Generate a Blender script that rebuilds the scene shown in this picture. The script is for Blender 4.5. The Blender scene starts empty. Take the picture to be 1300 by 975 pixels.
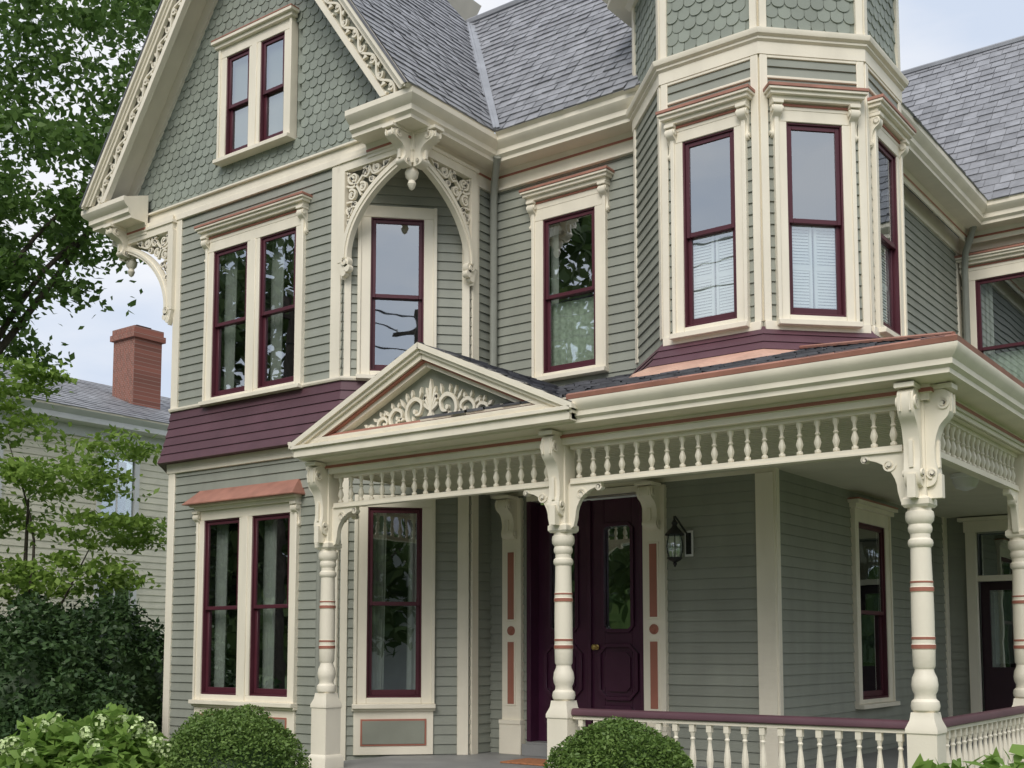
import bpy, math, random
import numpy as np
from mathutils import Matrix, Vector
random.seed(7); np.random.seed(7)
S=bpy.context.scene
rad=math.radians
# ---------------------------------------------------------------- materials
MATS={}
def nodes(name):
    m=bpy.data.materials.new(name); m.use_nodes=True
    nt=m.node_tree; b=nt.nodes['Principled BSDF']; MATS[name]=m
    return m,nt,b
def paint(name,col,rough=.5,metal=0,var=.12,isl=.0,scale=3,bump=.15,bscale=60,spec=.4,stretch=None):
    m,nt,b=nodes(name); N=nt.nodes; L=nt.links
    tc=N.new('ShaderNodeNewGeometry')
    n=N.new('ShaderNodeTexNoise'); n.inputs['Scale'].default_value=scale; n.inputs['Detail'].default_value=6
    mp=N.new('ShaderNodeMapping'); L.new(tc.outputs['Position'],mp.inputs[0]); L.new(mp.outputs[0],n.inputs['Vector'])
    if stretch: mp.inputs['Scale'].default_value=stretch
    mr=N.new('ShaderNodeMapRange'); L.new(n.outputs['Fac'],mr.inputs[0])
    mr.inputs[1].default_value=.3; mr.inputs[2].default_value=.7
    mr.inputs[3].default_value=1-var; mr.inputs[4].default_value=1+var
    val=mr.outputs[0]
    if isl>0:
        r=N.new('ShaderNodeMapRange'); L.new(tc.outputs['Random Per Island'],r.inputs[0])
        r.inputs[3].default_value=1-isl; r.inputs[4].default_value=1+isl
        mu=N.new('ShaderNodeMath'); mu.operation='MULTIPLY'; L.new(val,mu.inputs[0]); L.new(r.outputs[0],mu.inputs[1]); val=mu.outputs[0]
    vm=N.new('ShaderNodeVectorMath'); vm.operation='SCALE'; vm.inputs[0].default_value=col[:3]; L.new(val,vm.inputs['Scale'])
    L.new(vm.outputs[0],b.inputs['Base Color'])
    b.inputs['Roughness'].default_value=rough; b.inputs['Metallic'].default_value=metal
    b.inputs['Specular IOR Level'].default_value=spec
    if bump>0:
        n2=N.new('ShaderNodeTexNoise'); n2.inputs['Scale'].default_value=bscale; n2.inputs['Detail'].default_value=4
        L.new(tc.outputs['Position'],n2.inputs['Vector'])
        bp=N.new('ShaderNodeBump'); bp.inputs['Strength'].default_value=bump; bp.inputs['Distance'].default_value=.01
        L.new(n2.outputs['Fac'],bp.inputs['Height']); L.new(bp.outputs[0],b.inputs['Normal'])
    return m
paint('sage',(.295,.308,.262),.5,isl=.05,var=.09,scale=2.2,bump=.12,stretch=(1.5,1.5,.35))
paint('sage_shingle',(.275,.305,.26),.55,isl=.10,var=.09,scale=2)
paint('sage_panel',(.27,.28,.23),.5,var=.08)
paint('cream',(.85,.79,.655),.45,var=.06,scale=2.5,bump=.08,stretch=(1.5,1.5,.5))
paint('plum',(.11,.050,.064),.5,isl=.12,var=.12)
paint('sash_red',(.088,.022,.033),.38,var=.08)
paint('terra',(.38,.15,.105),.5,var=.1)
paint('copper',(.95,.60,.46),.34,metal=.35,var=.14,scale=5)
paint('copper_dull',(.40,.19,.14),.5,metal=.1,var=.18,scale=5)
paint('door_plum',(.062,.017,.042),.25,var=.12,spec=.5)
paint('door_shaded',(.028,.010,.018),.3,var=.12,spec=.5)  # door plum with the shadow on the rear door put into its colour
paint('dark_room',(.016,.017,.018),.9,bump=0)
paint('frame_white',(.82,.82,.81),.5,var=.05)
paint('curtain_cloth',(.60,.61,.56),.9,var=.08,scale=8,bump=0)
paint('shutter_white',(.92,.93,.92),.6,var=.03,bump=0)
paint('lace',(.68,.74,.62),.9,var=.22,scale=25,bump=0)
paint('slate',(.265,.27,.288),.5,isl=.17,var=.18,scale=6,bump=.35,bscale=35,spec=.5)
paint('slate_dark',(.13,.132,.145),.6,isl=.3,var=.25,scale=5,bump=.3,bscale=35)
paint('lead',(.34,.35,.37),.45,metal=.3,var=.15)
paint('pipe_grey',(.29,.30,.26),.45,var=.1)
paint('black_iron',(.02,.02,.02),.4,var=.1)
paint('brass',(.5,.35,.12),.35,metal=.9,var=.1)
paint('deck_grey',(.26,.26,.255),.55,var=.12)
paint('ceiling_paint',(.70,.67,.55),.6,var=.05)
paint('mat_fibre',(.40,.17,.08),.95,var=.3,scale=30)
paint('concrete',(.42,.41,.39),.9,var=.2,scale=4)
paint('stone_base',(.28,.27,.26),.9,var=.25,scale=6,bump=.6,bscale=20)
paint('bark',(.085,.07,.055),.95,var=.35,scale=9,bump=1,bscale=18,stretch=(3,3,.6))
paint('neigh_siding',(.84,.80,.64),.6,isl=.05,var=.06)
paint('asphalt',(.06,.06,.06),.9,var=.2,scale=10)
paint('flower_pale',(.50,.60,.30),.8,isl=.3,var=.25,scale=20)
def foliage(name,c1,c2,trans=.35,rough=.5):
    m=bpy.data.materials.new(name); m.use_nodes=True; MATS[name]=m
    nt=m.node_tree; N=nt.nodes; L=nt.links; N.clear()
    o=N.new('ShaderNodeOutputMaterial'); g=N.new('ShaderNodeNewGeometry')
    cr=N.new('ShaderNodeMix'); cr.data_type='RGBA'
    n=N.new('ShaderNodeTexNoise'); n.inputs['Scale'].default_value=1.2; L.new(g.outputs['Position'],n.inputs['Vector'])
    a=N.new('ShaderNodeMath'); a.operation='MULTIPLY_ADD'; L.new(g.outputs['Random Per Island'],a.inputs[0]); a.inputs[1].default_value=.6
    s=N.new('ShaderNodeMath'); s.operation='SUBTRACT'; L.new(n.outputs['Fac'],s.inputs[0]); s.inputs[1].default_value=.3; L.new(s.outputs[0],a.inputs[2])
    L.new(a.outputs[0],cr.inputs[0]); cr.inputs[6].default_value=(*c1,1); cr.inputs[7].default_value=(*c2,1)
    d=N.new('ShaderNodeBsdfPrincipled'); d.inputs['Roughness'].default_value=rough; d.inputs['Specular IOR Level'].default_value=.35; t=N.new('ShaderNodeBsdfTranslucent')
    L.new(cr.outputs[2],d.inputs['Base Color']); L.new(cr.outputs[2],t.inputs[0])
    mx=N.new('ShaderNodeMixShader'); mx.inputs[0].default_value=trans
    L.new(d.outputs[0],mx.inputs[1]); L.new(t.outputs[0],mx.inputs[2]); L.new(mx.outputs[0],o.inputs[0])
foliage('leaf_dark',(.06,.13,.028),(.19,.31,.075),.44)
foliage('leaf_bright',(.13,.235,.035),(.33,.47,.10),.42)
foliage('leaf_street',(.05,.095,.03),(.16,.22,.075),.35)
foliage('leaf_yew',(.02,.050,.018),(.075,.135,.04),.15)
foliage('leaf_box',(.065,.135,.026),(.20,.30,.075),.25)
foliage('leaf_hydrangea',(.14,.27,.045),(.33,.48,.12),.38)
# glass
m=bpy.data.materials.new('glass'); m.use_nodes=True; MATS['glass']=m
nt=m.node_tree; N=nt.nodes; L=nt.links; N.clear()
o=N.new('ShaderNodeOutputMaterial'); gl=N.new('ShaderNodeBsdfGlossy'); gl.inputs['Roughness'].default_value=.01; gl.inputs[0].default_value=(.88,.93,.97,1)
tr=N.new('ShaderNodeBsdfTransparent'); tr.inputs[0].default_value=(.84,.90,.88,1)
mx=N.new('ShaderNodeMixShader'); mx.inputs[0].default_value=.42
g=N.new('ShaderNodeNewGeometry'); n=N.new('ShaderNodeTexNoise'); n.inputs['Scale'].default_value=1.6; L.new(g.outputs['Position'],n.inputs['Vector'])
bp=N.new('ShaderNodeBump'); bp.inputs['Strength'].default_value=.07; bp.inputs['Distance'].default_value=.03; L.new(n.outputs['Fac'],bp.inputs['Height']); L.new(bp.outputs[0],gl.inputs['Normal'])
L.new(tr.outputs[0],mx.inputs[1]); L.new(gl.outputs[0],mx.inputs[2]); L.new(mx.outputs[0],o.inputs[0])
# brick
m,nt,b=nodes('brick'); N=nt.nodes; L=nt.links
g=N.new('ShaderNodeTexCoord'); mp=N.new('ShaderNodeMapping'); mp.inputs['Rotation'].default_value=(rad(90),0,rad(90)); L.new(g.outputs['Object'],mp.inputs[0])
bt=N.new('ShaderNodeTexBrick'); bt.inputs['Scale'].default_value=4.5; bt.inputs['Color1'].default_value=(.33,.125,.09,1); bt.inputs['Color2'].default_value=(.21,.085,.062,1); bt.inputs['Mortar'].default_value=(.36,.31,.27,1); bt.inputs['Mortar Size'].default_value=.018
L.new(mp.outputs[0],bt.inputs[0]); L.new(bt.outputs[0],b.inputs['Base Color']); b.inputs['Roughness'].default_value=.9
# grass
m,nt,b=nodes('grass'); N=nt.nodes; L=nt.links
g=N.new('ShaderNodeNewGeometry'); n=N.new('ShaderNodeTexNoise'); n.inputs['Scale'].default_value=8; n.inputs['Detail'].default_value=8; L.new(g.outputs['Position'],n.inputs['Vector'])
cr=N.new('ShaderNodeValToRGB'); cr.color_ramp.elements[0].color=(.04,.07,.018,1); cr.color_ramp.elements[1].color=(.11,.155,.045,1); L.new(n.outputs['Fac'],cr.inputs[0]); L.new(cr.outputs[0],b.inputs['Base Color']); b.inputs['Roughness'].default_value=.9
# ---------------------------------------------------------------- mesh builder
def cat(pts,n=6,closed=False):
    out=[]; k=len(pts)
    for i in range(k if closed else k-1):
        g=lambda j: pts[j%k] if closed else pts[max(0,min(k-1,j))]
        p0,p1,p2,p3=g(i-1),g(i),g(i+1),g(i+2)
        for j in range(n):
            t=j/n
            out.append(tuple(.5*((2*p1[a])+(-p0[a]+p2[a])*t+(2*p0[a]-5*p1[a]+4*p2[a]-p3[a])*t*t+(-p0[a]+3*p1[a]-3*p2[a]+p3[a])*t**3) for a in range(len(p1))))
    if not closed: out.append(tuple(pts[-1]))
    return out
class G:
    def __init__(s): s.v=[];s.f=[];s.m=[];s.M=None
    def add(s,vs,fs,m):
        b=len(s.v)
        if s.M is not None: vs=[tuple(s.M@Vector(p)) for p in vs]
        s.v.extend(vs)
        for i,f in enumerate(fs):
            s.f.append(tuple(b+j for j in f)); s.m.append(m[i] if isinstance(m,list) else m)
    def box(s,x0,x1,y0,y1,z0,z1,m):
        s.add([(x0,y0,z0),(x1,y0,z0),(x1,y1,z0),(x0,y1,z0),(x0,y0,z1),(x1,y0,z1),(x1,y1,z1),(x0,y1,z1)],
              [(0,3,2,1),(4,5,6,7),(0,1,5,4),(1,2,6,5),(2,3,7,6),(3,0,4,7)],m)
    def ext(s,poly,ax,a,b,m):
        n=len(poly)
        f={'y':lambda p,t:(p[0],t,p[1]),'x':lambda p,t:(t,p[0],p[1]),'z':lambda p,t:(p[0],p[1],t)}[ax]
        vs=[f(p,a) for p in poly]+[f(p,b) for p in poly]
        s.add(vs,[tuple(range(n)),tuple(range(2*n-1,n-1,-1))]+[(i,(i+1)%n,n+(i+1)%n,n+i) for i in range(n)],m)
    def lathe(s,cx,cy,prof,m,seg=14,mf=None,ph=0):
        vs=[];fs=[];ms=[]
        for r,z in prof:
            for i in range(seg):
                a=2*math.pi*(i+ph)/seg; vs.append((cx+r*math.cos(a),cy+r*math.sin(a),z))
        for k in range(len(prof)-1):
            mm=mf((prof[k][1]+prof[k+1][1])/2) if mf else m
            for i in range(seg):
                j=(i+1)%seg; fs.append((k*seg+i,k*seg+j,(k+1)*seg+j,(k+1)*seg+i)); ms.append(mm)
        fs.append(tuple(range(seg-1,-1,-1))); ms.append(m if not mf else mf(prof[0][1]))
        fs.append(tuple((len(prof)-1)*seg+i for i in range(seg))); ms.append(m if not mf else mf(prof[-1][1]))
        s.add(vs,fs,ms)
    def sq(s,cx,cy,prof,m):
        s.lathe(cx,cy,[(r*1.41421,z) for r,z in prof],m,4,None,.5)
    def rib(s,pts,w,y0,y1,m):
        n=len(pts); vs=[]
        for i,p in enumerate(pts):
            a=pts[max(0,i-1)]; b=pts[min(n-1,i+1)]
            dx,dz=b[0]-a[0],b[1]-a[1]; l=math.hypot(dx,dz) or 1
            ww=(w(i/(n-1)) if callable(w) else w)/2; nx,nz=-dz/l*ww,dx/l*ww
            vs+=[(p[0]+nx,y0,p[1]+nz),(p[0]-nx,y0,p[1]-nz),(p[0]+nx,y1,p[1]+nz),(p[0]-nx,y1,p[1]-nz)]
        fs=[]
        for i in range(n-1):
            a=4*i;b=a+4
            fs+=[(a,a+1,b+1,b),(a+2,b+2,b+3,a+3),(a,b,b+2,a+2),(a+1,a+3,b+3,b+1)]
        fs+=[(0,2,3,1),(4*n-4,4*n-3,4*n-1,4*n-2)]
        s.add(vs,fs,m)
    def spiral(s,cx,cz,r,turns,a0,w,y0,y1,m,d=1,r1=.012):
        k=int(14*turns)+2
        s.rib([(cx+(r+(r1-r)*t)*math.cos(a0+d*2*math.pi*turns*t),cz+(r+(r1-r)*t)*math.sin(a0+d*2*math.pi*turns*t)) for t in [i/k for i in range(k+1)]],lambda t:w*(1-.4*t),y0,y1,m)
        s.disc(cx,cz,r1*1.5+.004,y0,y1,m)
    def disc(s,cx,cz,r,y0,y1,m,n=12):
        s.ext([(cx+r*math.cos(2*math.pi*i/n),cz+r*math.sin(2*math.pi*i/n)) for i in range(n)],'y',y0,y1,m)
    def tube(s,pts,rs,m,seg=8):
        vs=[];n=len(pts)
        for i,p in enumerate(pts):
            p=Vector(p); a=Vector(pts[max(0,i-1)]); b=Vector(pts[min(n-1,i+1)]); d=(b-a).normalized()
            u=d.cross(Vector((.3,.9,.2))).normalized(); w=d.cross(u)
            r=rs[i] if isinstance(rs,(list,tuple)) else rs
            for k in range(seg):
                t=2*math.pi*k/seg; vs.append(tuple(p+u*r*math.cos(t)+w*r*math.sin(t)))
        fs=[(i*seg+k,i*seg+(k+1)%seg,(i+1)*seg+(k+1)%seg,(i+1)*seg+k) for i in range(n-1) for k in range(seg)]
        fs+=[tuple(range(seg)),tuple((n-1)*seg+k for k in range(seg))]
        s.add(vs,fs,m)
    def sweep(s,path,prof,ms,cap=True,closed=False):
        n=len(path); offs=[]
        for i in range(n):
            def nrm(a,b):
                d=Vector((b[0]-a[0],b[1]-a[1])).normalized(); return Vector((d.y,-d.x))
            if closed: n1=nrm(path[i-1],path[i]); n2=nrm(path[i],path[(i+1)%n])
            else:
                n1=nrm(path[i-1],path[i]) if i>0 else None; n2=nrm(path[i],path[i+1]) if i<n-1 else None
                n1=n1 or n2; n2=n2 or n1
            mm=(n1+n2); mm=mm/ (mm.dot(n1)) if mm.length>1e-6 else n1
            offs.append(mm)
        k=len(prof); vs=[]
        for i in range(n):
            for o,z in prof: vs.append((path[i][0]+offs[i].x*o,path[i][1]+offs[i].y*o,z))
        fs=[];mm=[]
        for i in range(n if closed else n-1):
            j=(i+1)%n
            for q in range(k-1):
                fs.append((i*k+q,j*k+q,j*k+q+1,i*k+q+1)); mm.append(ms[q] if isinstance(ms,list) else ms)
        if cap and not closed:
            c=ms if isinstance(ms,str) else 'cream'
            fs.append(tuple(range(k))); fs.append(tuple((n-1)*k+q for q in range(k))); mm+=[c,c]
        s.add(vs,fs,mm)
    def console(s,xc,w,zt,h,d,m,m2=None):
        prof=cat([(0,zt-h),(-.30*d,zt-.97*h),(-.42*d,zt-.86*h),(-.34*d,zt-.72*h),(-.36*d,zt-.55*h),(-.55*d,zt-.38*h),(-.9*d,zt-.27*h),(-1.0*d,zt-.14*h),(-.9*d,zt-.03*h),(-.6*d,zt),(0,zt)],4)
        s.ext([(p[0],p[1]) for p in prof],'x',xc-w/2,xc+w/2,m)
        s.box(xc-w*.62,xc+w*.62,-d*1.08,0.0,zt+.001,zt+.035,m)
        old=s.M; base=old if old is not None else Matrix.Identity(4)
        for sx in (-1,1):
            s.M=base@Matrix.Translation((xc+sx*(w/2+.006),0,0))@Matrix.Rotation(rad(90),4,'Z')
            s.spiral(-.70*d,zt-.15*h,.13*h if .13*h<.26*d else .26*d,1.4,math.pi/2,.018 if d>.15 else .01,-.008,.008,m)
            s.spiral(-.22*d,zt-.86*h,.07*h if .07*h<.2*d else .2*d,1.2,-math.pi/2,.014 if d>.15 else .008,-.008,.008,m)
        s.M=old
        s.box(xc-w*.12,xc+w*.12,-.47*d,-.3*d,zt-.8*h,zt-.52*h,m)
        if d>.15:
            for q in (-.32,.32): s.box(xc+w*q-w*.05,xc+w*q+w*.05,-1.03*d,-.8*d,zt-.24*h,zt-.05*h,m)
WM={}
def mk(name,g,parent=None,M=None,label=None,bevel=0,smooth=True):
    me=bpy.data.meshes.new(name)
    v=np.array([tuple(p) for p in g.v],dtype=float)
    if M is None:
        c=(v.min(0)+v.max(0))/2; c[2]=v[:,2].min(); v=v-c; M=Matrix.Translation(tuple(c))
    me.from_pydata(v.tolist(),[],g.f)
    used=sorted(set(g.m)); idx={n:i for i,n in enumerate(used)}
    for n in used: me.materials.append(MATS[n])
    me.polygons.foreach_set('material_index',[idx[x] for x in g.m])
    if smooth:
        me.polygons.foreach_set('use_smooth',[True]*len(me.polygons)); me.set_sharp_from_angle(angle=rad(32))
    me.update()
    o=bpy.data.objects.new(name,me); S.collection.objects.link(o)
    place(o,parent,M)
    if bevel:
        b=o.modifiers.new('edge','BEVEL'); b.width=bevel; b.segments=1; b.limit_method='ANGLE'
    if label: o['label']=label
    return o
def place(o,parent,M):
    WM[o.name]=M.copy()
    if parent is not None:
        o.parent=parent; o.matrix_basis=WM[parent.name].inverted()@M
    else: o.matrix_basis=M
def empty(name,loc,parent=None,label=None,cat_=None,group=None):
    o=bpy.data.objects.new(name,None); S.collection.objects.link(o); o.empty_display_size=.3
    place(o,parent,Matrix.Translation(loc))
    if label:o['label']=label
    if cat_:o['category']=cat_
    if group:o['group']=group
    return o
def FM(ox,oy,rot): return Matrix.Translation((ox,oy,0))@Matrix.Rotation(rad(rot),4,'Z')
# ---------------------------------------------------------------- helpers for building parts
def subtract(iv,holes):
    out=[iv]
    for a,b in holes:
        nx=[]
        for c,d in out:
            if b<=c or a>=d: nx.append((c,d)); continue
            if a>c: nx.append((c,a))
            if b<d: nx.append((b,d))
        out=nx
    return out
def siding(parent,F,x0,x1,z0,z1,holes=(),exp=.11,mat='sage',name='clapboard_wall'):
    g=G(); z=z0
    while z<z1-.005:
        zt=min(z+exp,z1)
        hs=[(h[0],h[1]) for h in holes if h[3]>z+.01 and h[2]<zt-.01]
        for a,b in subtract((x0,x1),hs):
            cuts=[a]
            while b-cuts[-1]>2.6: cuts.append(cuts[-1]+random.uniform(1.2,2.3))
            cuts.append(b)
            for a2,b2 in zip(cuts[:-1],cuts[1:]):
                j=random.uniform(-.002,.002)
                g.add([(a2,-.022+j,z),(b2-.0015,-.022+j*random.uniform(-1,1),z+random.uniform(-.0015,.0015)),(b2-.0015,-.006,zt),(a2,-.006,zt),(a2,.0,z),(b2-.0015,.0,z)],[(0,1,2,3),(4,5,1,0)],mat)
        z+=exp
    zs=sorted(set([z0,z1]+[min(max(h[2],z0),z1) for h in holes]+[min(max(h[3],z0),z1) for h in holes]))
    for za,zb in zip(zs[:-1],zs[1:]):
        hs=[(h[0],h[1]) for h in holes if h[3]>za+.001 and h[2]<zb-.001]
        for a,b in subtract((x0,x1),hs): g.box(a,b,.006,.05,za,zb,mat)
    return mk(name,g,parent,F,smooth=False)
def boards(parent,F,lst,name='trim_board',bevel=.004):
    for t in lst:
        g=G(); x0,x1,z0,z1=t[:4]; pr=t[4] if len(t)>4 else .035; m=t[5] if len(t)>5 else 'cream'
        g.box(x0,x1,-pr,.01,z0,z1,m)
        mk(name,g,parent,F,bevel=bevel)
def scallops(g,u0,u1,z0,z1,inside,w=.15,h=.125,mat='sage_shingle'):
    r=0; z=z0
    while z<z1:
        x=u0-(w/2 if r%2 else 0)-w
        while x<u1+w:
            xc=x+w/2
            if inside(xc,z+h*.5):
                hw=w/2-.003; ww=random.uniform(.013,.020); zz0=z+random.uniform(-.003,.003)
                pts=[(xc-hw,zz0+h*1.25),(xc-hw,zz0+h*.42)]+[(xc-hw*math.cos(math.pi*i/7),zz0+h*.42-h*.42*math.sin(math.pi*i/7)) for i in range(1,7)]+[(xc+hw,zz0+h*.42),(xc+hw,zz0+h*1.25)]
                n=len(pts); d=lambda zz:-ww+(ww-.004)*min(1,(zz-zz0)/(h*1.25))
                vs=[(p[0],d(p[1]),p[1]) for p in pts]+[(p[0],0.002,p[1]) for p in pts[1:-1]]
                fs=[tuple(range(n))]+[(i,i+1,n+i,n+i-1) for i in range(1,n-2)]
                g.add(vs,fs,mat)
            x+=w
        z+=h; r+=1
def slates(parent,pts,name='slate_roof',exp=.19,w=.24,mat='slate',thick=.06,under='cream'):
    P=[Vector(p) for p in pts]; U=(P[1]-P[0]).normalized(); Nn=(P[1]-P[0]).cross(P[2]-P[1]).normalized()
    if Nn.z<0: Nn=-Nn
    V=Nn.cross(U)
    if V.z<0: V=-V
    q=[((p-P[0]).dot(U),(p-P[0]).dot(V)) for p in P]
    g=G(); n=len(P)
    g.add([tuple(p-Nn*.002) for p in P]+[tuple(p-Nn*thick) for p in P],[tuple(range(n)),tuple(range(n,2*n))]+[(i,(i+1)%n,n+(i+1)%n,n+i) for i in range(n)],[mat]+[under]*(n+1))
    vmax=max(a[1] for a in q); v=0;row=0
    def span(vv):
        xs=[]
        for i in range(n):
            a,b=q[i],q[(i+1)%n]
            if (a[1]-vv)*(b[1]-vv)<0: xs.append(a[0]+(b[0]-a[0])*(vv-a[1])/(b[1]-a[1]))
        return (min(xs),max(xs)) if len(xs)>=2 else None
    while v<vmax:
        sp=span(min(v+exp*.5,vmax-.001))
        if sp:
            x=sp[0]-random.random()*w*.3-(w/2 if row%2 else 0)
            while x<sp[1]:
                ww=w*random.uniform(.85,1.12)
                a=max(x+.004,sp[0]);b=min(x+ww-.004,sp[1])
                if b-a>.02:
                    lo=v-.0+random.uniform(-.009,.009)-(.03 if random.random()<.025 else 0); hi=min(v+exp*1.15,vmax); th=random.uniform(.012,.024)
                    A=[P[0]+U*a+V*(lo+random.uniform(-.003,.003))+Nn*th,P[0]+U*b+V*lo+Nn*(th+random.uniform(-.004,.004)),P[0]+U*b+V*hi+Nn*.003,P[0]+U*a+V*hi+Nn*.003,P[0]+U*a+V*lo,P[0]+U*b+V*lo]
                    g.add([tuple(p) for p in A],[(0,1,2,3),(4,5,1,0)],mat)
                x+=ww
        v+=exp;row+=1
    return mk(name,g,parent,smooth=False)
def drape(g,x0,x1,z0,z1,y,mat='curtain_cloth',fold=.055,amp=.018,flare=0):
    n=max(6,int((x1-x0)/fold*5)); vs=[];fs=[]
    for i in range(n+1):
        x=x0+(x1-x0)*i/n; yy=y+amp*math.sin(2*math.pi*(x-x0)/fold)
        vs+=[(x,yy,z1),(x+flare*(i/n-.5),yy*1.02,z0)]
    for i in range(n): fs.append((2*i,2*i+1,2*i+3,2*i+2))
    g.add(vs,fs,mat)
def window(parent,F,cx,z0,w,h,n=1,gap=.2,trim=.13,hood='bracket',cur='drape',apron=False,label=None,hoodz=.2,sillproj=.07,bot=.08,side_extra=0):
    M=F@Matrix.Translation((cx,0,z0)); xs=[(i-(n-1)/2)*(w+gap) for i in range(n)]
    W=n*w+(n-1)*gap; a=W/2
    g=G(); T=trim
    g.box(-a-T,-a,-.05,.06,-bot,h,'cream'); g.box(a,a+T,-.05,.06,-bot,h,'cream')
    g.box(-a-T,a+T,-.052,.06,h,h+T,'cream'); g.box(-a-T-.02,a+T+.02,-.05-sillproj,.06,-bot-.05,-bot,'cream')
    g.box(-a,a,-.048,.06,-bot,0,'cream')
    g.box(-a-T-.012,-a-T+.028,-.068,.05,-bot,h+T,'cream'); g.box(a+T-.028,a+T+.012,-.068,.05,-bot,h+T,'cream')
    for i in range(n-1):
        xm=(xs[i]+xs[i+1])/2; g.box(xm-gap/2,xm+gap/2,-.05,.06,0,h,'cream'); g.box(xm-gap*.22,xm+gap*.22,-.062,-.045,-bot,h,'cream')
    win=mk('window',g,parent,M,label=label,bevel=.004)
    mid=h*.49; sw=.05
    for x in xs:
        s=G(); r=G(); c=G(); l,rr=x-w/2,x+w/2
        for (A,B,C,D) in ((l,l+.018,0,h),(rr-.018,rr,0,h),(l+.018,rr-.018,h-.018,h),(l+.018,rr-.018,0,.022)): s.box(A,B,-.036,.05,C,D,'sash_red')
        def sash(zb,zt,y0,y1,bw):
            s.box(l+.019,l+sw+.01,y0,y1,zb,zt,'sash_red'); s.box(rr-sw-.01,rr-.019,y0,y1,zb,zt,'sash_red')
            s.box(l+sw+.01,rr-sw-.01,y0,y1,zb,zb+bw,'sash_red'); s.box(l+sw+.01,rr-sw-.01,y0,y1,zt-sw+.008,zt,'sash_red')
            ym=(y0+y1)/2; t=random.uniform(-.003,.003); p=G()
            p.add([(l+sw,ym,zb+.03),(rr-sw,ym+t,zb+.03),(rr-sw,ym+t,zt-.03),(l+sw,ym,zt-.03)],[(0,1,2,3)],'glass')
            mk('glass_pane',p,win,M,smooth=False)
        sash(mid-.02,h-.019,-.018,.012,.045); sash(.023,mid+.022,.016,.046,.065)
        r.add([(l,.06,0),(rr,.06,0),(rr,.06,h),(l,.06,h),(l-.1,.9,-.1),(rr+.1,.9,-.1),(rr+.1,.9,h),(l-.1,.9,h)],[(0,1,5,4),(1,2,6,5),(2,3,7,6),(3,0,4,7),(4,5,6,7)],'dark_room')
        if cur=='drape':
            drape(c,l-.02,l+w*.36,.0,h,.16,flare=-.05); drape(c,rr-w*.22,rr+.02,.0,h,.16,flare=.05)
        if cur=='sheer': drape(c,l,rr,0,h*.46,.10,'lace',.09,.008); drape(c,l,l+w*.15,h*.46,h,.13)
        if cur=='shutter':
            for k in range(2):
                A=l+w*.5*k+.015; B=A+w*.5-.02; hh=h*.5
                c.box(A,A+.028,.06,.085,.02,hh,'shutter_white'); c.box(B-.028,B,.06,.085,.02,hh,'shutter_white')
                for zz in (.02,hh*.5,hh-.05): c.box(A+.028,B-.028,.061,.084,zz,zz+.05,'shutter_white')
                z=.08
                while z<hh-.06:
                    c.add([(A+.03,.062,z),(B-.03,.062,z),(B-.03,.072,z+.0295),(A+.03,.072,z+.0295)],[(0,1,2,3)],'shutter_white'); z+=.03
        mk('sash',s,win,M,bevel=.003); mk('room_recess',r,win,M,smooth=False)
        if c.v: mk('shutter' if cur=='shutter' else 'curtain',c,win,M)
    if hood:
        q=G(); H=h+T; A=a+T+.05+side_extra
        if hood=='bracket':
            H+=hoodz-.12
            q.box(-a-T,a+T,-.055,.0,h+T,H,'cream')
            q.box(-A+.04,A-.04,-.068,0,H-.035,H-.012,'terra')
            q.box(-A,A,-.11,0,H,H+.045,'cream'); q.box(-A-.03,A+.03,-.15,0,H+.045,H+.08,'cream'); q.box(-A-.05,A+.05,-.175,0,H+.08,H+.105,'cream')
            q.box(-A-.058,A+.058,-.185,0,H+.105,H+.135,'copper_dull')
            for sx in (-1,1): q.console(sx*(A-.055),.085,H-.002-.033,.30,.12,'cream')
        if hood=='copper':
            q.box(-A+.02,A-.02,-.09,0,H,H+.05,'cream'); q.box(-A,A,-.15,0,H+.05,H+.09,'cream')
            q.add([(-A-.05,-.22,H+.091),(A+.05,-.22,H+.091),(A+.05,0,H+.091),(-A-.05,0,H+.091),(-A+.05,-.03,H+.27),(A-.05,-.03,H+.27),(A-.05,0,H+.27),(-A+.05,0,H+.27)],[(0,1,5,4),(1,2,6,5),(3,0,4,7),(4,5,6,7),(0,3,2,1)],'copper_dull')
            q.box(-A-.055,A+.055,-.226,0,H+.075,H+.0905,'copper_dull')
            for sx in (-1,1): q.console(sx*(A-.06),.08,H-.035,.26,.11,'cream')
        if hood=='plain':
            q.box(-A,A,-.10,0,H,H+.05,'cream'); q.box(-A-.03,A+.03,-.14,0,H+.05,H+.09,'cream')
            q.box(-A-.03,A+.03,-.145,0,H+.09,H+.11,'copper_dull')
        mk('window_hood',q,win,M,bevel=.003)
    if apron:
        q=G(); t=-bot-.05
        q.box(-a-T,a+T,-.045,0,t-.52,t,'cream')
        for x in (xs if n>1 else [0]):
            ww=w*.5 if n>1 else w*.6
            q.box(x-ww,x+ww,-.056,-.04,t-.42,t-.12,'terra'); q.box(x-ww+.02,x+ww-.02,-.062,-.05,t-.40,t-.14,'sage_panel')
        q.box(-a-T-.02,a+T+.02,-.075,0,t-.03,t-.001,'cream')
        mk('apron_panel',q,win,M,bevel=.003)
    return win
# ================================================================= HOUSE
GZ=-.55
house=empty('victorian_house',(-8,11,GZ),label='sage green Victorian house with cream trim and wraparound porch',cat_='house')
FA=FM(0,9.5,0); CAm=FM(-9.5,9.5,45); CAl=FM(-13.65,10.55,-45); SA=FM(-8.45,0,90); MBm=FM(0,10.95,0)
cw=1.05*math.sqrt(2); cc=cw/2-.12
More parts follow.
